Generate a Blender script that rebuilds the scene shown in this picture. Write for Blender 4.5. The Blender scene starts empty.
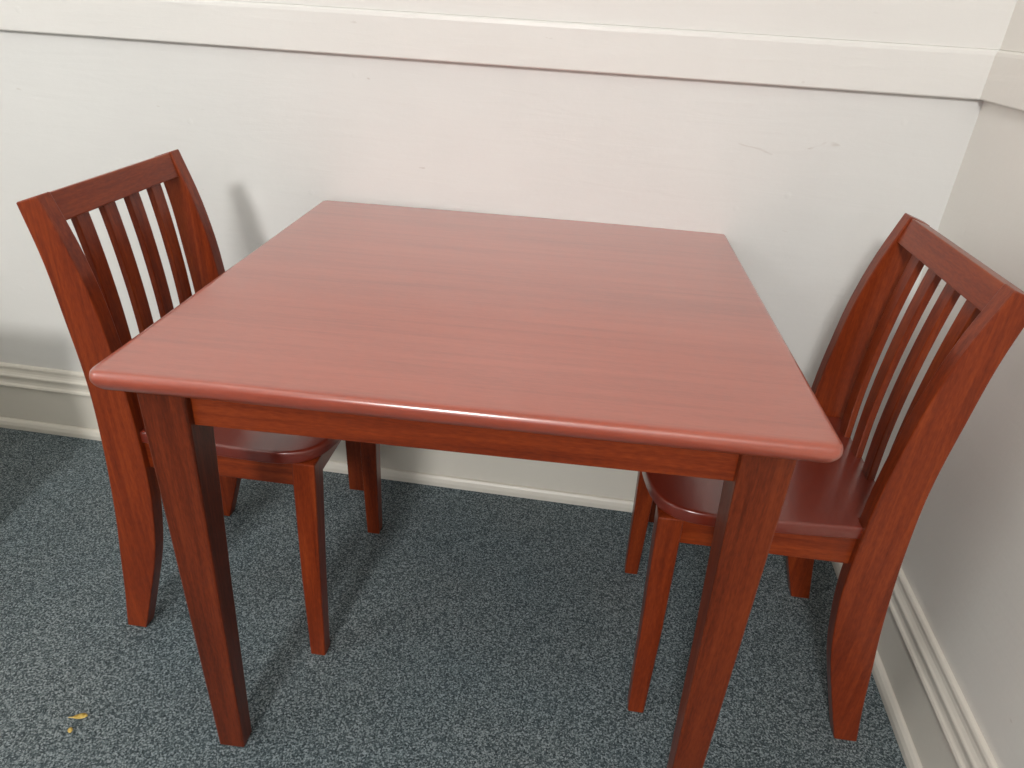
import bpy, bmesh, math, random
from mathutils import Vector, Matrix
random.seed(4)
scn = bpy.context.scene
COL = scn.collection

# ------------------------------------------------------------ materials
def new_mat(name):
    m = bpy.data.materials.new(name); m.use_nodes = True
    nt = m.node_tree
    return m, nt, nt.nodes['Principled BSDF']

def N(nt, kind, **kw):
    n = nt.nodes.new(kind)
    for k, v in kw.items():
        if k in n.inputs: n.inputs[k].default_value = v
        else: setattr(n, k, v)
    return n

def ramp(nt, src, stops):
    r = nt.nodes.new('ShaderNodeValToRGB')
    els = r.color_ramp.elements
    while len(els) < len(stops): els.new(0.5)
    for e, (p, c) in zip(els, stops):
        e.position = p; e.color = (*c, 1) if len(c) == 3 else c
    nt.links.new(src, r.inputs[0])
    return r

def wood(name, axis, dark, mid, light, rough, coat=0.35, grain=1.0, spec=0.5, coat_ior=1.5, bump=0.06):
    m, nt, b = new_mat(name)
    L = nt.links.new
    tc = N(nt, 'ShaderNodeTexCoord')
    mp = N(nt, 'ShaderNodeMapping')
    s = [150.0] * 3; s[axis] = 5.0
    mp.inputs['Scale'].default_value = s
    L(tc.outputs['Object'], mp.inputs[0])
    n1 = N(nt, 'ShaderNodeTexNoise', Scale=1.0, Detail=5.0, Roughness=0.6, Distortion=0.4)
    L(mp.outputs[0], n1.inputs['Vector'])
    mp2 = N(nt, 'ShaderNodeMapping')
    s = [14.0] * 3; s[axis] = 1.6
    mp2.inputs['Scale'].default_value = s
    L(tc.outputs['Object'], mp2.inputs[0])
    n2 = N(nt, 'ShaderNodeTexNoise', Scale=1.0, Detail=3.0, Roughness=0.5, Distortion=0.8)
    L(mp2.outputs[0], n2.inputs['Vector'])
    # short dark pores along the grain
    mp3 = N(nt, 'ShaderNodeMapping')
    s = [620.0] * 3; s[axis] = 110.0
    mp3.inputs['Scale'].default_value = s
    L(tc.outputs['Object'], mp3.inputs[0])
    n3 = N(nt, 'ShaderNodeTexNoise', Scale=1.0, Detail=2.0)
    L(mp3.outputs[0], n3.inputs['Vector'])
    mix = N(nt, 'ShaderNodeMath', operation='MULTIPLY_ADD')
    L(n1.outputs[0], mix.inputs[0]); mix.inputs[1].default_value = 0.55 * grain
    mul = N(nt, 'ShaderNodeMath', operation='MULTIPLY'); L(n2.outputs[0], mul.inputs[0]); mul.inputs[1].default_value = 0.45
    L(mul.outputs[0], mix.inputs[2])
    mix2 = N(nt, 'ShaderNodeMath', operation='MULTIPLY_ADD')
    L(n3.outputs[0], mix2.inputs[0]); mix2.inputs[1].default_value = 0.30 * grain; L(mix.outputs[0], mix2.inputs[2])
    c = 0.225 + 0.425 * grain
    w = 0.10 + 0.10 * grain
    r = ramp(nt, mix2.outputs[0], [(c - w, dark), (c, mid), (c + w, light)])
    L(r.outputs[0], b.inputs['Base Color'])
    b.inputs['Roughness'].default_value = rough
    b.inputs['Specular IOR Level'].default_value = spec
    b.inputs['Coat Weight'].default_value = coat
    b.inputs['Coat Roughness'].default_value = rough * 0.7
    b.inputs['Coat IOR'].default_value = coat_ior
    bp = N(nt, 'ShaderNodeBump', Strength=bump, Distance=0.001)
    L(n1.outputs[0], bp.inputs['Height']); L(bp.outputs[0], b.inputs['Normal'])
    return m

D, M_, LT = (0.095, 0.013, 0.004), (0.205, 0.030, 0.007), (0.31, 0.055, 0.011)
W = {a: wood('cherry_wood_' + 'xyz'[a], a, D, M_, LT, 0.31, 0.15, 1.0, 0.25) for a in range(3)}
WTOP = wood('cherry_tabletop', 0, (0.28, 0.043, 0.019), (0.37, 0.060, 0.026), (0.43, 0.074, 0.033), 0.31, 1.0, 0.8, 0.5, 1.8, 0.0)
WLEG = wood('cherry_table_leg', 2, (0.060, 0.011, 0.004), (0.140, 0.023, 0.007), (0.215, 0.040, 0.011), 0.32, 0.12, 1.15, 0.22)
WSEAT = wood('cherry_seat', 1, (0.145, 0.0165, 0.008), (0.165, 0.020, 0.009), (0.185, 0.024, 0.010), 0.30, 1.0, 0.4, 0.3, 1.6, 0.0)

def paint(name, col, rough=0.45, bump=0.35, marks=True):
    m, nt, b = new_mat(name); L = nt.links.new
    tc = N(nt, 'ShaderNodeTexCoord')
    n1 = N(nt, 'ShaderNodeTexNoise', Scale=5.0, Detail=4.0, Roughness=0.55)
    L(tc.outputs['Object'], n1.inputs['Vector'])
    r = ramp(nt, n1.outputs[0], [(0.3, tuple(c * 0.965 for c in col)), (0.7, col)])
    last = r.outputs[0]
    if marks:
        # small scuffs: sparse short dark dashes
        mp = N(nt, 'ShaderNodeMapping'); mp.inputs['Scale'].default_value = (16, 16, 40)
        mp.inputs['Rotation'].default_value = (0.25, 0.3, 0)
        L(tc.outputs['Object'], mp.inputs[0])
        v = N(nt, 'ShaderNodeTexNoise', Scale=1.0, Detail=2.0, Distortion=1.2); L(mp.outputs[0], v.inputs['Vector'])
        rr = ramp(nt, v.outputs[0], [(0.74, (1, 1, 1)), (0.80, (0.84, 0.81, 0.79))])
        mx = N(nt, 'ShaderNodeMix', data_type='RGBA', blend_type='MULTIPLY'); mx.inputs[0].default_value = 1
        L(last, mx.inputs[6]); L(rr.outputs[0], mx.inputs[7]); last = mx.outputs[2]
    L(last, b.inputs['Base Color'])
    b.inputs['Roughness'].default_value = rough
    # brush strokes and roller stipple
    mp = N(nt, 'ShaderNodeMapping'); mp.inputs['Scale'].default_value = (6, 6, 45)
    mp.inputs['Rotation'].default_value = (0.0, 0.12, 0)
    L(tc.outputs['Object'], mp.inputs[0])
    n2 = N(nt, 'ShaderNodeTexNoise', Scale=1.0, Detail=6.0, Roughness=0.6, Distortion=0.6); L(mp.outputs[0], n2.inputs['Vector'])
    n3 = N(nt, 'ShaderNodeTexNoise', Scale=150.0, Detail=3.0); L(tc.outputs['Object'], n3.inputs['Vector'])
    n4 = N(nt, 'ShaderNodeTexVoronoi', Scale=13.0, Randomness=1.0); L(tc.outputs['Object'], n4.inputs['Vector'])
    r4 = ramp(nt, n4.outputs['Distance'], [(0.03, (1, 1, 1)), (0.07, (0, 0, 0))])
    a = N(nt, 'ShaderNodeMath', operation='MULTIPLY_ADD'); L(n3.outputs[0], a.inputs[0]); a.inputs[1].default_value = 0.16; L(n2.outputs[0], a.inputs[2])
    a2 = N(nt, 'ShaderNodeMath', operation='MULTIPLY_ADD'); L(r4.outputs[0], a2.inputs[0]); a2.inputs[1].default_value = 0.35; L(a.outputs[0], a2.inputs[2])
    bp = N(nt, 'ShaderNodeBump', Strength=bump, Distance=0.002)
    L(a2.outputs[0], bp.inputs['Height']); L(bp.outputs[0], b.inputs['Normal'])
    return m

WALL = paint('white_wall_paint', (0.80, 0.79, 0.765))
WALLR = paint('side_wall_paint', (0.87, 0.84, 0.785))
RAIL = paint('white_rail_paint', (0.84, 0.82, 0.785), 0.38)
BASE = paint('cream_baseboard_paint', (0.78, 0.74, 0.66), 0.38, 0.3)
CEIL = paint('ceiling_paint', (0.8, 0.79, 0.77), 0.8, 0.2, False)

def carpet():
    m, nt, b = new_mat('blue_grey_carpet'); L = nt.links.new
    tc = N(nt, 'ShaderNodeTexCoord')
    n1 = N(nt, 'ShaderNodeTexVoronoi', Scale=520.0); L(tc.outputs['Object'], n1.inputs['Vector'])
    sx = N(nt, 'ShaderNodeSeparateColor'); L(n1.outputs['Color'], sx.inputs[0])
    n2 = N(nt, 'ShaderNodeTexNoise', Scale=3.5, Detail=3.0); L(tc.outputs['Object'], n2.inputs['Vector'])
    n3 = N(nt, 'ShaderNodeTexNoise', Scale=420.0, Detail=2.0, Roughness=0.7); L(tc.outputs['Object'], n3.inputs['Vector'])
    a = N(nt, 'ShaderNodeMath', operation='MULTIPLY_ADD'); L(sx.outputs[0], a.inputs[0]); a.inputs[1].default_value = 0.45; L(n3.outputs[0], a.inputs[2])
    r = ramp(nt, a.outputs[0], [(0.39, (0.020, 0.029, 0.034)), (0.71, (0.094, 0.121, 0.132)), (1.02, (0.33, 0.38, 0.40))])
    r2 = ramp(nt, n2.outputs[0], [(0.35, (0.93, 0.97, 0.98)), (0.65, (1.06, 1.03, 1.0))])
    mx = N(nt, 'ShaderNodeMix', data_type='RGBA', blend_type='MULTIPLY'); mx.inputs[0].default_value = 1
    L(r.outputs[0], mx.inputs[6]); L(r2.outputs[0], mx.inputs[7]); L(mx.outputs[2], b.inputs['Base Color'])
    b.inputs['Roughness'].default_value = 0.95
    b.inputs['Specular IOR Level'].default_value = 0.15
    bp = N(nt, 'ShaderNodeBump', Strength=0.6, Distance=0.002); L(a.outputs[0], bp.inputs['Height']); L(bp.outputs[0], b.inputs['Normal'])
    return m
CARPET = carpet()

# ------------------------------------------------------------ mesh helpers
def link(name, bm, mat, parent=None, bevel=0.0, seg=2, smooth=False, loc=None):
    bmesh.ops.recalc_face_normals(bm, faces=bm.faces)
    me = bpy.data.meshes.new(name); bm.to_mesh(me); bm.free()
    me.materials.append(mat)
    if smooth:
        for p in me.polygons: p.use_smooth = len(p.vertices) <= 4
        if smooth is not True: me.set_sharp_from_angle(angle=math.radians(smooth))
    o = bpy.data.objects.new(name, me); COL.objects.link(o)
    if parent: o.parent = parent
    if loc: o.location = loc
    if bevel:
        md = o.modifiers.new('soft_edges', 'BEVEL'); md.width = bevel; md.segments = seg
        md.limit_method = 'ANGLE'; md.angle_limit = math.radians(40); md.harden_normals = False
    return o

def box(bm, x0, x1, y0, y1, z0, z1):
    v = [bm.verts.new((x, y, z)) for z in (z0, z1) for y in (y0, y1) for x in (x0, x1)]
    for f in ((0, 1, 3, 2), (4, 6, 7, 5), (0, 4, 5, 1), (2, 3, 7, 6), (0, 2, 6, 4), (1, 5, 7, 3)):
        bm.faces.new([v[i] for i in f])

def loft(bm, rings):
    R = [[bm.verts.new(p) for p in r] for r in rings]
    n = len(R[0])
    for a, b in zip(R, R[1:]):
        for i in range(n): bm.faces.new((a[i], a[(i + 1) % n], b[(i + 1) % n], b[i]))
    bm.faces.new(R[0][::-1]); bm.faces.new(R[-1])

def rect(x0, x1, y0, y1, z): return [(x0, y0, z), (x1, y0, z), (x1, y1, z), (x0, y1, z)]

def interp(tab, z):
    # smooth (Catmull-Rom) lookup of a list of (z, value)
    if z <= tab[0][0]: return tab[0][1]
    if z >= tab[-1][0]: return tab[-1][1]
    for i in range(len(tab) - 1):
        z0, a = tab[i]; z1, b = tab[i + 1]
        if z <= z1:
            t = (z - z0) / (z1 - z0)
            pm = tab[i - 1] if i else (2 * z0 - z1, 2 * a - b)
            pp = tab[i + 2] if i + 2 < len(tab) else (2 * z1 - z0, 2 * b - a)
            m0 = (b - pm[1]) / (z1 - pm[0]) * (z1 - z0); m1 = (pp[1] - a) / (pp[0] - z0) * (z1 - z0)
            return (2*t**3 - 3*t*t + 1) * a + (t**3 - 2*t*t + t) * m0 + (-2*t**3 + 3*t*t) * b + (t**3 - t*t) * m1

def empty(name, loc, rz, label, cat, group=None):
    o = bpy.data.objects.new(name, None); COL.objects.link(o)
    o.location = loc; o.rotation_euler = (0, 0, rz); o.empty_display_size = 0.1
    o['label'] = label; o['category'] = cat
    if group: o['group'] = group
    return o

def round_rect(hx, hy, r, seg=6, bulge=0.0):
    pts = []
    for cx, cy, a0 in ((hx - r, -hy + r, -90), (hx - r, hy - r, 0), (-hx + r, hy - r, 90), (-hx + r, -hy + r, 180)):
        for k in range(seg + 1):
            a = math.radians(a0 + 90 * k / seg)
            pts.append((cx + r * math.cos(a), cy + r * math.sin(a)))
    return pts

# ------------------------------------------------------------ the room
WX, WY = 0.474, 1.056          # right wall, back wall
XL, YF, ZC = -2.3, -3.3, 2.6

def structure(o): o['kind'] = 'structure'; return o
bm = bmesh.new(); box(bm, XL - .1, WX + .1, YF, WY + .1, -0.05, 0); structure(link('floor', bm, CARPET))
bm = bmesh.new(); box(bm, XL - .1, WX + .1, YF, WY + .1, ZC, ZC + .05); structure(link('ceiling', bm, CEIL))
bm = bmesh.new(); box(bm, XL - .1, WX + .1, WY, WY + .1, 0, ZC); structure(link('wall_back', bm, WALL))
bm = bmesh.new(); box(bm, WX, WX + .1, YF, WY, 0, ZC); structure(link('wall_right', bm, WALLR))
bm = bmesh.new(); box(bm, XL - .1, XL, YF, WY, 0, ZC); structure(link('wall_left', bm, WALL))

# section profiles: (distance out from the wall, z)
BASE_P = [(0, 0.022), (.0075, 0.022), (.0075, .098), (.0125, .100), (.0140, .1035), (.0125, .107), (.0100, .109),
          (.0090, .114), (.0100, .120), (.0118, .1235), (.0118, .1265), (.0095, .129), (.0072, .133), (.0062, .138), (.0068, .1405), (.0068, .1435),
          (.0050, .147), (0, .148)]
SHOE_P = [(0, 0), (.0155, 0), (.0160, .010), (.0140, .017), (.0105, .0215), (0, .0225)]
RAIL_P = [(0, .738), (.0085, .738), (.0095, .740), (.0095, .790), (.0088, .7940), (.0068, .7965), (0, .7965)]
UP_P = [(0, .7965), (.0045, .7965), (.0045, ZC), (0, ZC)]

def run_back(name, P, mat, x0, x1):
    bm = bmesh.new(); loft(bm, [[(x, WY - d, z) for d, z in P] for x in (x0, x1)])
    return structure(link(name, bm, mat, bevel=0.0008, seg=1))
def run_right(name, P, mat, y0, y1):
    bm = bmesh.new(); loft(bm, [[(WX - d, y, z) for d, z in P] for y in (y0, y1)])
    return structure(link(name, bm, mat, bevel=0.0008, seg=1))
run_back('baseboard_back', BASE_P, BASE, XL, WX); run_right('baseboard_right', BASE_P, BASE, YF, WY - .006)
run_back('trim_1', SHOE_P, BASE, XL, WX); run_right('trim_2', SHOE_P, BASE, YF, WY - .010)
run_back('trim_3', RAIL_P, RAIL, XL, WX); run_right('trim_4', RAIL_P, WALLR, YF, WY - .009)
run_back('trim_5', UP_P, RAIL, XL, WX); run_right('trim_6', UP_P, WALLR, YF, WY - .004)

# ------------------------------------------------------------ the table
TX, TY, TA = -0.1145, 0.7625, 0.041
table = empty('childrens_table', (TX, TY, 0), TA,
              'low square cherry-red wooden table with tapered legs standing between the two chairs', 'table')
HX, HY = 0.3120, 0.2945
prof = [(0.0105, 0.5085), (0.0078, 0.5102), (0.0046, 0.5130), (0.0020, 0.5160), (0.0006, 0.5188), (0.0, 0.5208), (0.0003, 0.5240), (0.0014, 0.5270), (0.0034, 0.5291), (0.0054, 0.5298), (0.0085, 0.530)]
bm = bmesh.new()
loft(bm, [[(x, y, z) for x, y in round_rect(HX - i_, HY - i_, 0.0115 - i_, 8)] for i_, z in prof])
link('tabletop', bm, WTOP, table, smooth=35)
IN = 0.0255
def table_leg(sx, sy):
    bm = bmesh.new()
    ox, oy = sx * (HX - IN), sy * (HY - IN)
    rings = []
    for z, wx, wy in ((0, .031, .023), (.25, .0375, .031), (.462, .0445, .040), (.5088, .0455, .042)):
        x0, x1 = sorted((ox, ox - sx * wx)); y0, y1 = sorted((oy, oy - sy * wy))
        rings.append(rect(x0, x1, y0, y1, z))
    loft(bm, rings)
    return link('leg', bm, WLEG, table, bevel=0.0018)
for sx in (-1, 1):
    for sy in (-1, 1): table_leg(sx, sy)
for s in (-1, 1):
    bm = bmesh.new(); y = s * (HY - IN - .008)
    box(bm, -(HX - IN - .040), HX - IN - .040, min(y, y - s * .016), max(y, y - s * .016), .465, .5087)
    link('apron', bm, W[0], table, bevel=0.001)
    bm = bmesh.new(); x = s * (HX - IN - .008)
    box(bm, min(x, x - s * .016), max(x, x - s * .016), -(HY - IN - .038), HY - IN - .038, .465, .5087)
    link('apron', bm, W[1], table, bevel=0.001)

# ------------------------------------------------------------ the chairs
# local frame: +x is forward (front of the seat), origin on the floor at the back of the rear feet, y across
FRONT = [(0, .0285), (.07, .050), (.14, .070), (.20, .081), (.26, .087), (.35, .0875), (.40, .085), (.45, .080), (.50, .0735), (.56, .0600), (.6200, .0400)]
BACK = [(0, 0), (.07, .011), (.14, .020), (.20, .028), (.29, .036), (.37, .0395), (.42, .0385), (.48, .0335), (.55, .0265), (.6200, .0130)]
HWY = 0.1355; PT = 0.021
SLAT = [(.325, .0500), (.40, .0510), (.46, .0485), (.52, .0430), (.565, .0370), (.592, .0325)]
def make_chair(loc, rz, label):
    t = empty('childrens_chair', loc, rz, label, 'chair', 'small slat-back wooden chairs at the table')
    for s in (-1, 1):
        y0, y1 = sorted((s * HWY, s * (HWY - PT)))
        bm = bmesh.new(); rings = []
        for k in range(37):
            z = .620 * k / 36; zb = z - .0090 * (z / .62) ** 6; dy = -s * .0025 * z / .62
            rings.append([(interp(BACK, zb), y0 + dy, zb), (interp(FRONT, z), y0 + dy, z), (interp(FRONT, z), y1 + dy, z), (interp(BACK, zb), y1 + dy, zb)])
        loft(bm, rings)
        link('rear_post', bm, W[2], t, bevel=0.0016)
        # tapered front leg
        bm = bmesh.new(); rings = []
        for z, xf, wx, wy, ye in ((0, .2965, .021, .021, .1395), (.15, .3000, .0255, .0245, .1360), (.3230, .3055, .029, .029, .1315)):
            yo = s * ye; ya, yb = sorted((yo, yo - s * wy))
            rings.append(rect(xf - wx, xf, ya, yb, z))
        loft(bm, rings)
        link('front_leg', bm, W[2], t, bevel=0.002)
        # side rail under the seat
        bm = bmesh.new(); yo = s * (HWY - .0105); ya, yb = sorted((yo, yo - s * .014))
        bm2 = rect(.080, .2785, ya, yb, .2845); loft(bm, [bm2, [(x, y, .3230) for x, y, z in bm2]])
        link('seat_rail', bm, W[0], t, bevel=0.001)
    bm = bmesh.new(); box(bm, .283, .297, -.100, .100, .2845, .3230); link('seat_rail', bm, W[1], t, bevel=0.001)
    bm = bmesh.new(); box(bm, .052, .066, -(HWY - PT) - .001, HWY - PT + .001, .2845, .3230); link('seat_rail', bm, W[1], t, bevel=0.001)
    # seat: notched round the posts, wide rounded front corners
    notch = [(.044, 0.0), (.044, .1135), (.0868, .1135), (.0868, .1290)]
    ctl = [(.0868, .1290), (.13, .1325), (.18, .1360), (.225, .1385), (.255, .1385), (.277, .1350), (.292, .1280), (.3030, .1180), (.3110, .1030), (.3165, .0820), (.3205, .0560), (.3230, .028), (.3238, 0.0)]
    side = []
    for a, p1 in enumerate(ctl[:-1]):
        p0 = ctl[max(a - 1, 0)]; p2 = ctl[a + 1]; p3 = ctl[a + 2] if a + 2 < len(ctl) else (ctl[-2][0], -ctl[-2][1])
        for q in range(4):
            t_ = q / 4
            side.append(tuple(.5 * (2 * p1[c] + (p2[c] - p0[c]) * t_ + (2 * p0[c] - 5 * p1[c] + 4 * p2[c] - p3[c]) * t_ ** 2 + (3 * p1[c] - p0[c] - 3 * p2[c] + p3[c]) * t_ ** 3) for c in (0, 1)))
    h = notch[1:3] + side
    out = h + [(.3238, 0.0)] + [(x, -y) for x, y in h[::-1]]
    n = len(out)
    if sum(a[0] * b[1] - b[0] * a[1] for a, b in zip(out, out[1:] + out[:1])) < 0: out = out[::-1]
    rings = []
    for ins, z in ((.0030, .3230), (.0012, .3237), (.0002, .3250), (0, .3300), (.0001, .3360), (.0007, .3382), (.0017, .3394), (.0030, .3399), (.0050, .3400)):
        ring = []
        for a in range(n):
            p, q, r_ = Vector(out[a - 1]), Vector(out[a]), Vector(out[(a + 1) % n])
            d1, d2 = (q - p).normalized(), (r_ - q).normalized()
            n1, n2 = Vector((-d1.y, d1.x)), Vector((-d2.y, d2.x))
            mvec = (n1 + n2) / (1 + n1.dot(n2))
            k_ = ins if (q.x > .09) else min(ins, .002)
            ring.append((q.x + mvec.x * k_, q.y + mvec.y * k_, z))
        rings.append(ring)
    bm = bmesh.new()
    V = [[bm.verts.new(p) for p in r_] for r_ in rings]
    for ra, rb in zip(V, V[1:]):
        for i in range(n): bm.faces.new((ra[i], ra[(i + 1) % n], rb[(i + 1) % n], rb[i]))
    for cap in (V[0], V[-1]):                       # strips across the seat from side to side
        for i in range(n // 2 - 1):
            if abs(cap[i].co.x - cap[i + 1].co.x) > 1e-3: bm.faces.new((cap[i], cap[i + 1], cap[n - 2 - i], cap[n - 1 - i]))
        bm.faces.new((cap[n // 2 - 1], cap[n // 2], cap[n // 2 + 1]))
    link('seat', bm, WSEAT, t, smooth=30)
    # top rail of the back
    bm = bmesh.new(); rings = []
    for y in (-(HWY - PT) + .001, HWY - PT - .001):
        rings.append([(.0160, y, .6110), (.0260, y, .5850), (.0470, y, .5885), (.0388, y, .6185)])
    loft(bm, rings)
    link('top_rail', bm, W[1], t, bevel=0.0014)
    for k in range(4):
        yc = (k - 1.5) * .0475
        bm = bmesh.new(); rings = []
        for j in range(15):
            z = .330 + (.5905 - .330) * j / 14
            xc = interp(SLAT, z)
            rings.append(rect(xc - .0042, xc + .0042, yc - .0110, yc + .0110, z))
        loft(bm, rings)
        link('slat', bm, W[2], t, bevel=0.0012)
    return t
def copy_tree(root):
    r = root.copy(); COL.objects.link(r)
    for ch in root.children:
        c = ch.copy(); COL.objects.link(c); c.parent = r
    return r
chair_l = make_chair((-0.6125, 0.7645, 0), 0.018,
    'cherry-red child-size slat-back chair left of the table, facing right')
chair_r = copy_tree(chair_l)
chair_r.location = (0.4025, 0.767, 0); chair_r.rotation_euler = (0, 0, math.pi + 0.02)
chair_r['label'] = 'cherry-red child-size slat-back chair right of the table, back to the side wall'

# ------------------------------------------------------------ added unseen bookcase on the left, put in to shade the wall's foot
bc = empty('added_shade_bookcase', (-1.235, 0.60, 0), 0, 'added low white bookcase, out of view on the left, put in to shade the foot of the back wall', 'bookcase')
bm = bmesh.new(); box(bm, -.312, .312, -.135, .135, .392, .410); link('top', bm, BASE, bc, bevel=.002)
for s_ in (-1, 1):
    bm = bmesh.new(); x0, x1 = sorted((s_ * .300, s_ * .284)); box(bm, x0, x1, -.125, .125, 0, .392); link('side_panel', bm, BASE, bc, bevel=.001)
for z_ in (.045, .215):
    bm = bmesh.new(); box(bm, -.284, .284, -.120, .117, z_, z_ + .014); link('shelf', bm, BASE, bc, bevel=.001)
bm = bmesh.new(); box(bm, -.284, .284, .117, .124, .0, .392); link('back_panel', bm, BASE, bc)

# ------------------------------------------------------------ leaf bits on the carpet
lm, nt, b = new_mat('dry_yellow_leaf')
tc = N(nt, 'ShaderNodeTexCoord'); nn = N(nt, 'ShaderNodeTexNoise', Scale=250.0, Detail=2.0); nt.links.new(tc.outputs['Object'], nn.inputs['Vector'])
rr = ramp(nt, nn.outputs[0], [(0.35, (0.50, 0.30, 0.035)), (0.65, (0.85, 0.66, 0.20))]); nt.links.new(rr.outputs[0], b.inputs['Base Color'])
b.inputs['Roughness'].default_value = 0.6
def leaf(name, pts, loc, rz, curl, label):
    """pts: (along, half width); a thin curled blade"""
    bm = bmesh.new(); rings = []
    for x, w in pts:
        zc = curl * (x / .01) ** 2 + .0022
        rings.append([(x, -w, zc + w * .35), (x, 0, zc), (x, w, zc + w * .35), (x, w, zc + w * .35 + .0005), (x, 0, zc + .0006), (x, -w, zc + w * .35 + .0005)])
    loft(bm, rings)
    o = link(name, bm, lm, smooth=True, loc=loc); o.rotation_euler = (0, 0, rz)
    o['label'] = label; o['category'] = 'leaf'
    return o
leaf('leaf_fragment', [(-.0125, .0004), (-.008, .0006), (-.005, .0022), (-.001, .0034), (.003, .0038), (.007, .0030), (.0095, .0008)],
     (-0.577, 0.484, 0), 0.30, .0006, 'larger curled yellow leaf scrap with a stalk lying on the carpet')
leaf('leaf_fragment', [(-.0040, .0006), (-.002, .0024), (.001, .0028), (.0035, .0012)],
     (-0.5755, 0.4655, 0), -0.9, .001, 'tiny pale yellow leaf crumb just below the larger leaf scrap')

# ------------------------------------------------------------ light
def area(name, loc, target, sx, sy, power, col):
    l = bpy.data.lights.new(name, 'AREA'); l.shape = 'RECTANGLE'; l.size = sx; l.size_y = sy; l.energy = power; l.color = col
    o = bpy.data.objects.new(name, l); COL.objects.link(o); o.location = loc
    d = Vector(target) - Vector(loc)
    o.rotation_euler = d.to_track_quat('-Z', 'Y').to_euler()
    return o
area('ceiling_lamp_and_fill', (-0.55, -2.75, 2.46), (-0.2, 0.9, 0.3), 0.46, 0.45, 144, (1.0, 0.985, 0.96))
area('added_fill_light', (0.0, -3.2, 1.35), (-0.1, 1.0, 0.3), 1.3, 1.1, 12, (0.97, 0.98, 1.0))  # soft fill added behind the camera to lift the baseboard under the table
area('added_fill_light', (-2.2, -0.6, 1.55), (0.4, 0.6, 0.5), 1.0, 1.1, 16, (0.93, 0.97, 1.0))  # fill added on the left side to brighten the right wall
area('ceiling_lamp_and_fill', (-1.3, -0.2, 2.40), (-0.9, 0.2, 0), 1.2, 1.0, 8, (1.0, 0.98, 0.95))  # broad overhead fill, added for general brightness
w = bpy.data.worlds.new('World'); scn.world = w; w.use_nodes = True
bg = w.node_tree.nodes['Background']; bg.inputs[0].default_value = (0.93, 0.97, 1.0, 1); bg.inputs[1].default_value = 0.17

# ------------------------------------------------------------ camera
F, yaw, pitch, roll, CZ = 695.8, -0.11622, 0.50453, 0.061274, 0.81987
cy, sy, cp, sp = math.cos(yaw), math.sin(yaw), math.cos(pitch), math.sin(pitch)
fw = Vector((sy * cp, cy * cp, -sp)); r = Vector((cy, -sy, 0)); u = r.cross(fw)
cr, sr = math.cos(roll), math.sin(roll)
r2 = cr * r + sr * u; u2 = -sr * r + cr * u
cam = bpy.data.cameras.new('Camera'); cam.sensor_width = 36; cam.lens = 36 * F / 1024; cam.clip_start = 0.02
co = bpy.data.objects.new('Camera', cam); COL.objects.link(co)
m = Matrix((r2, u2, -fw)).transposed().to_4x4(); m.translation = Vector((0, 0, CZ))
co.matrix_world = m
scn.camera = co

vs = scn.view_settings
vs.view_transform = 'Standard'; vs.look = 'None'; vs.exposure = -0.83; vs.gamma = 1.0; vs.use_curve_mapping = False
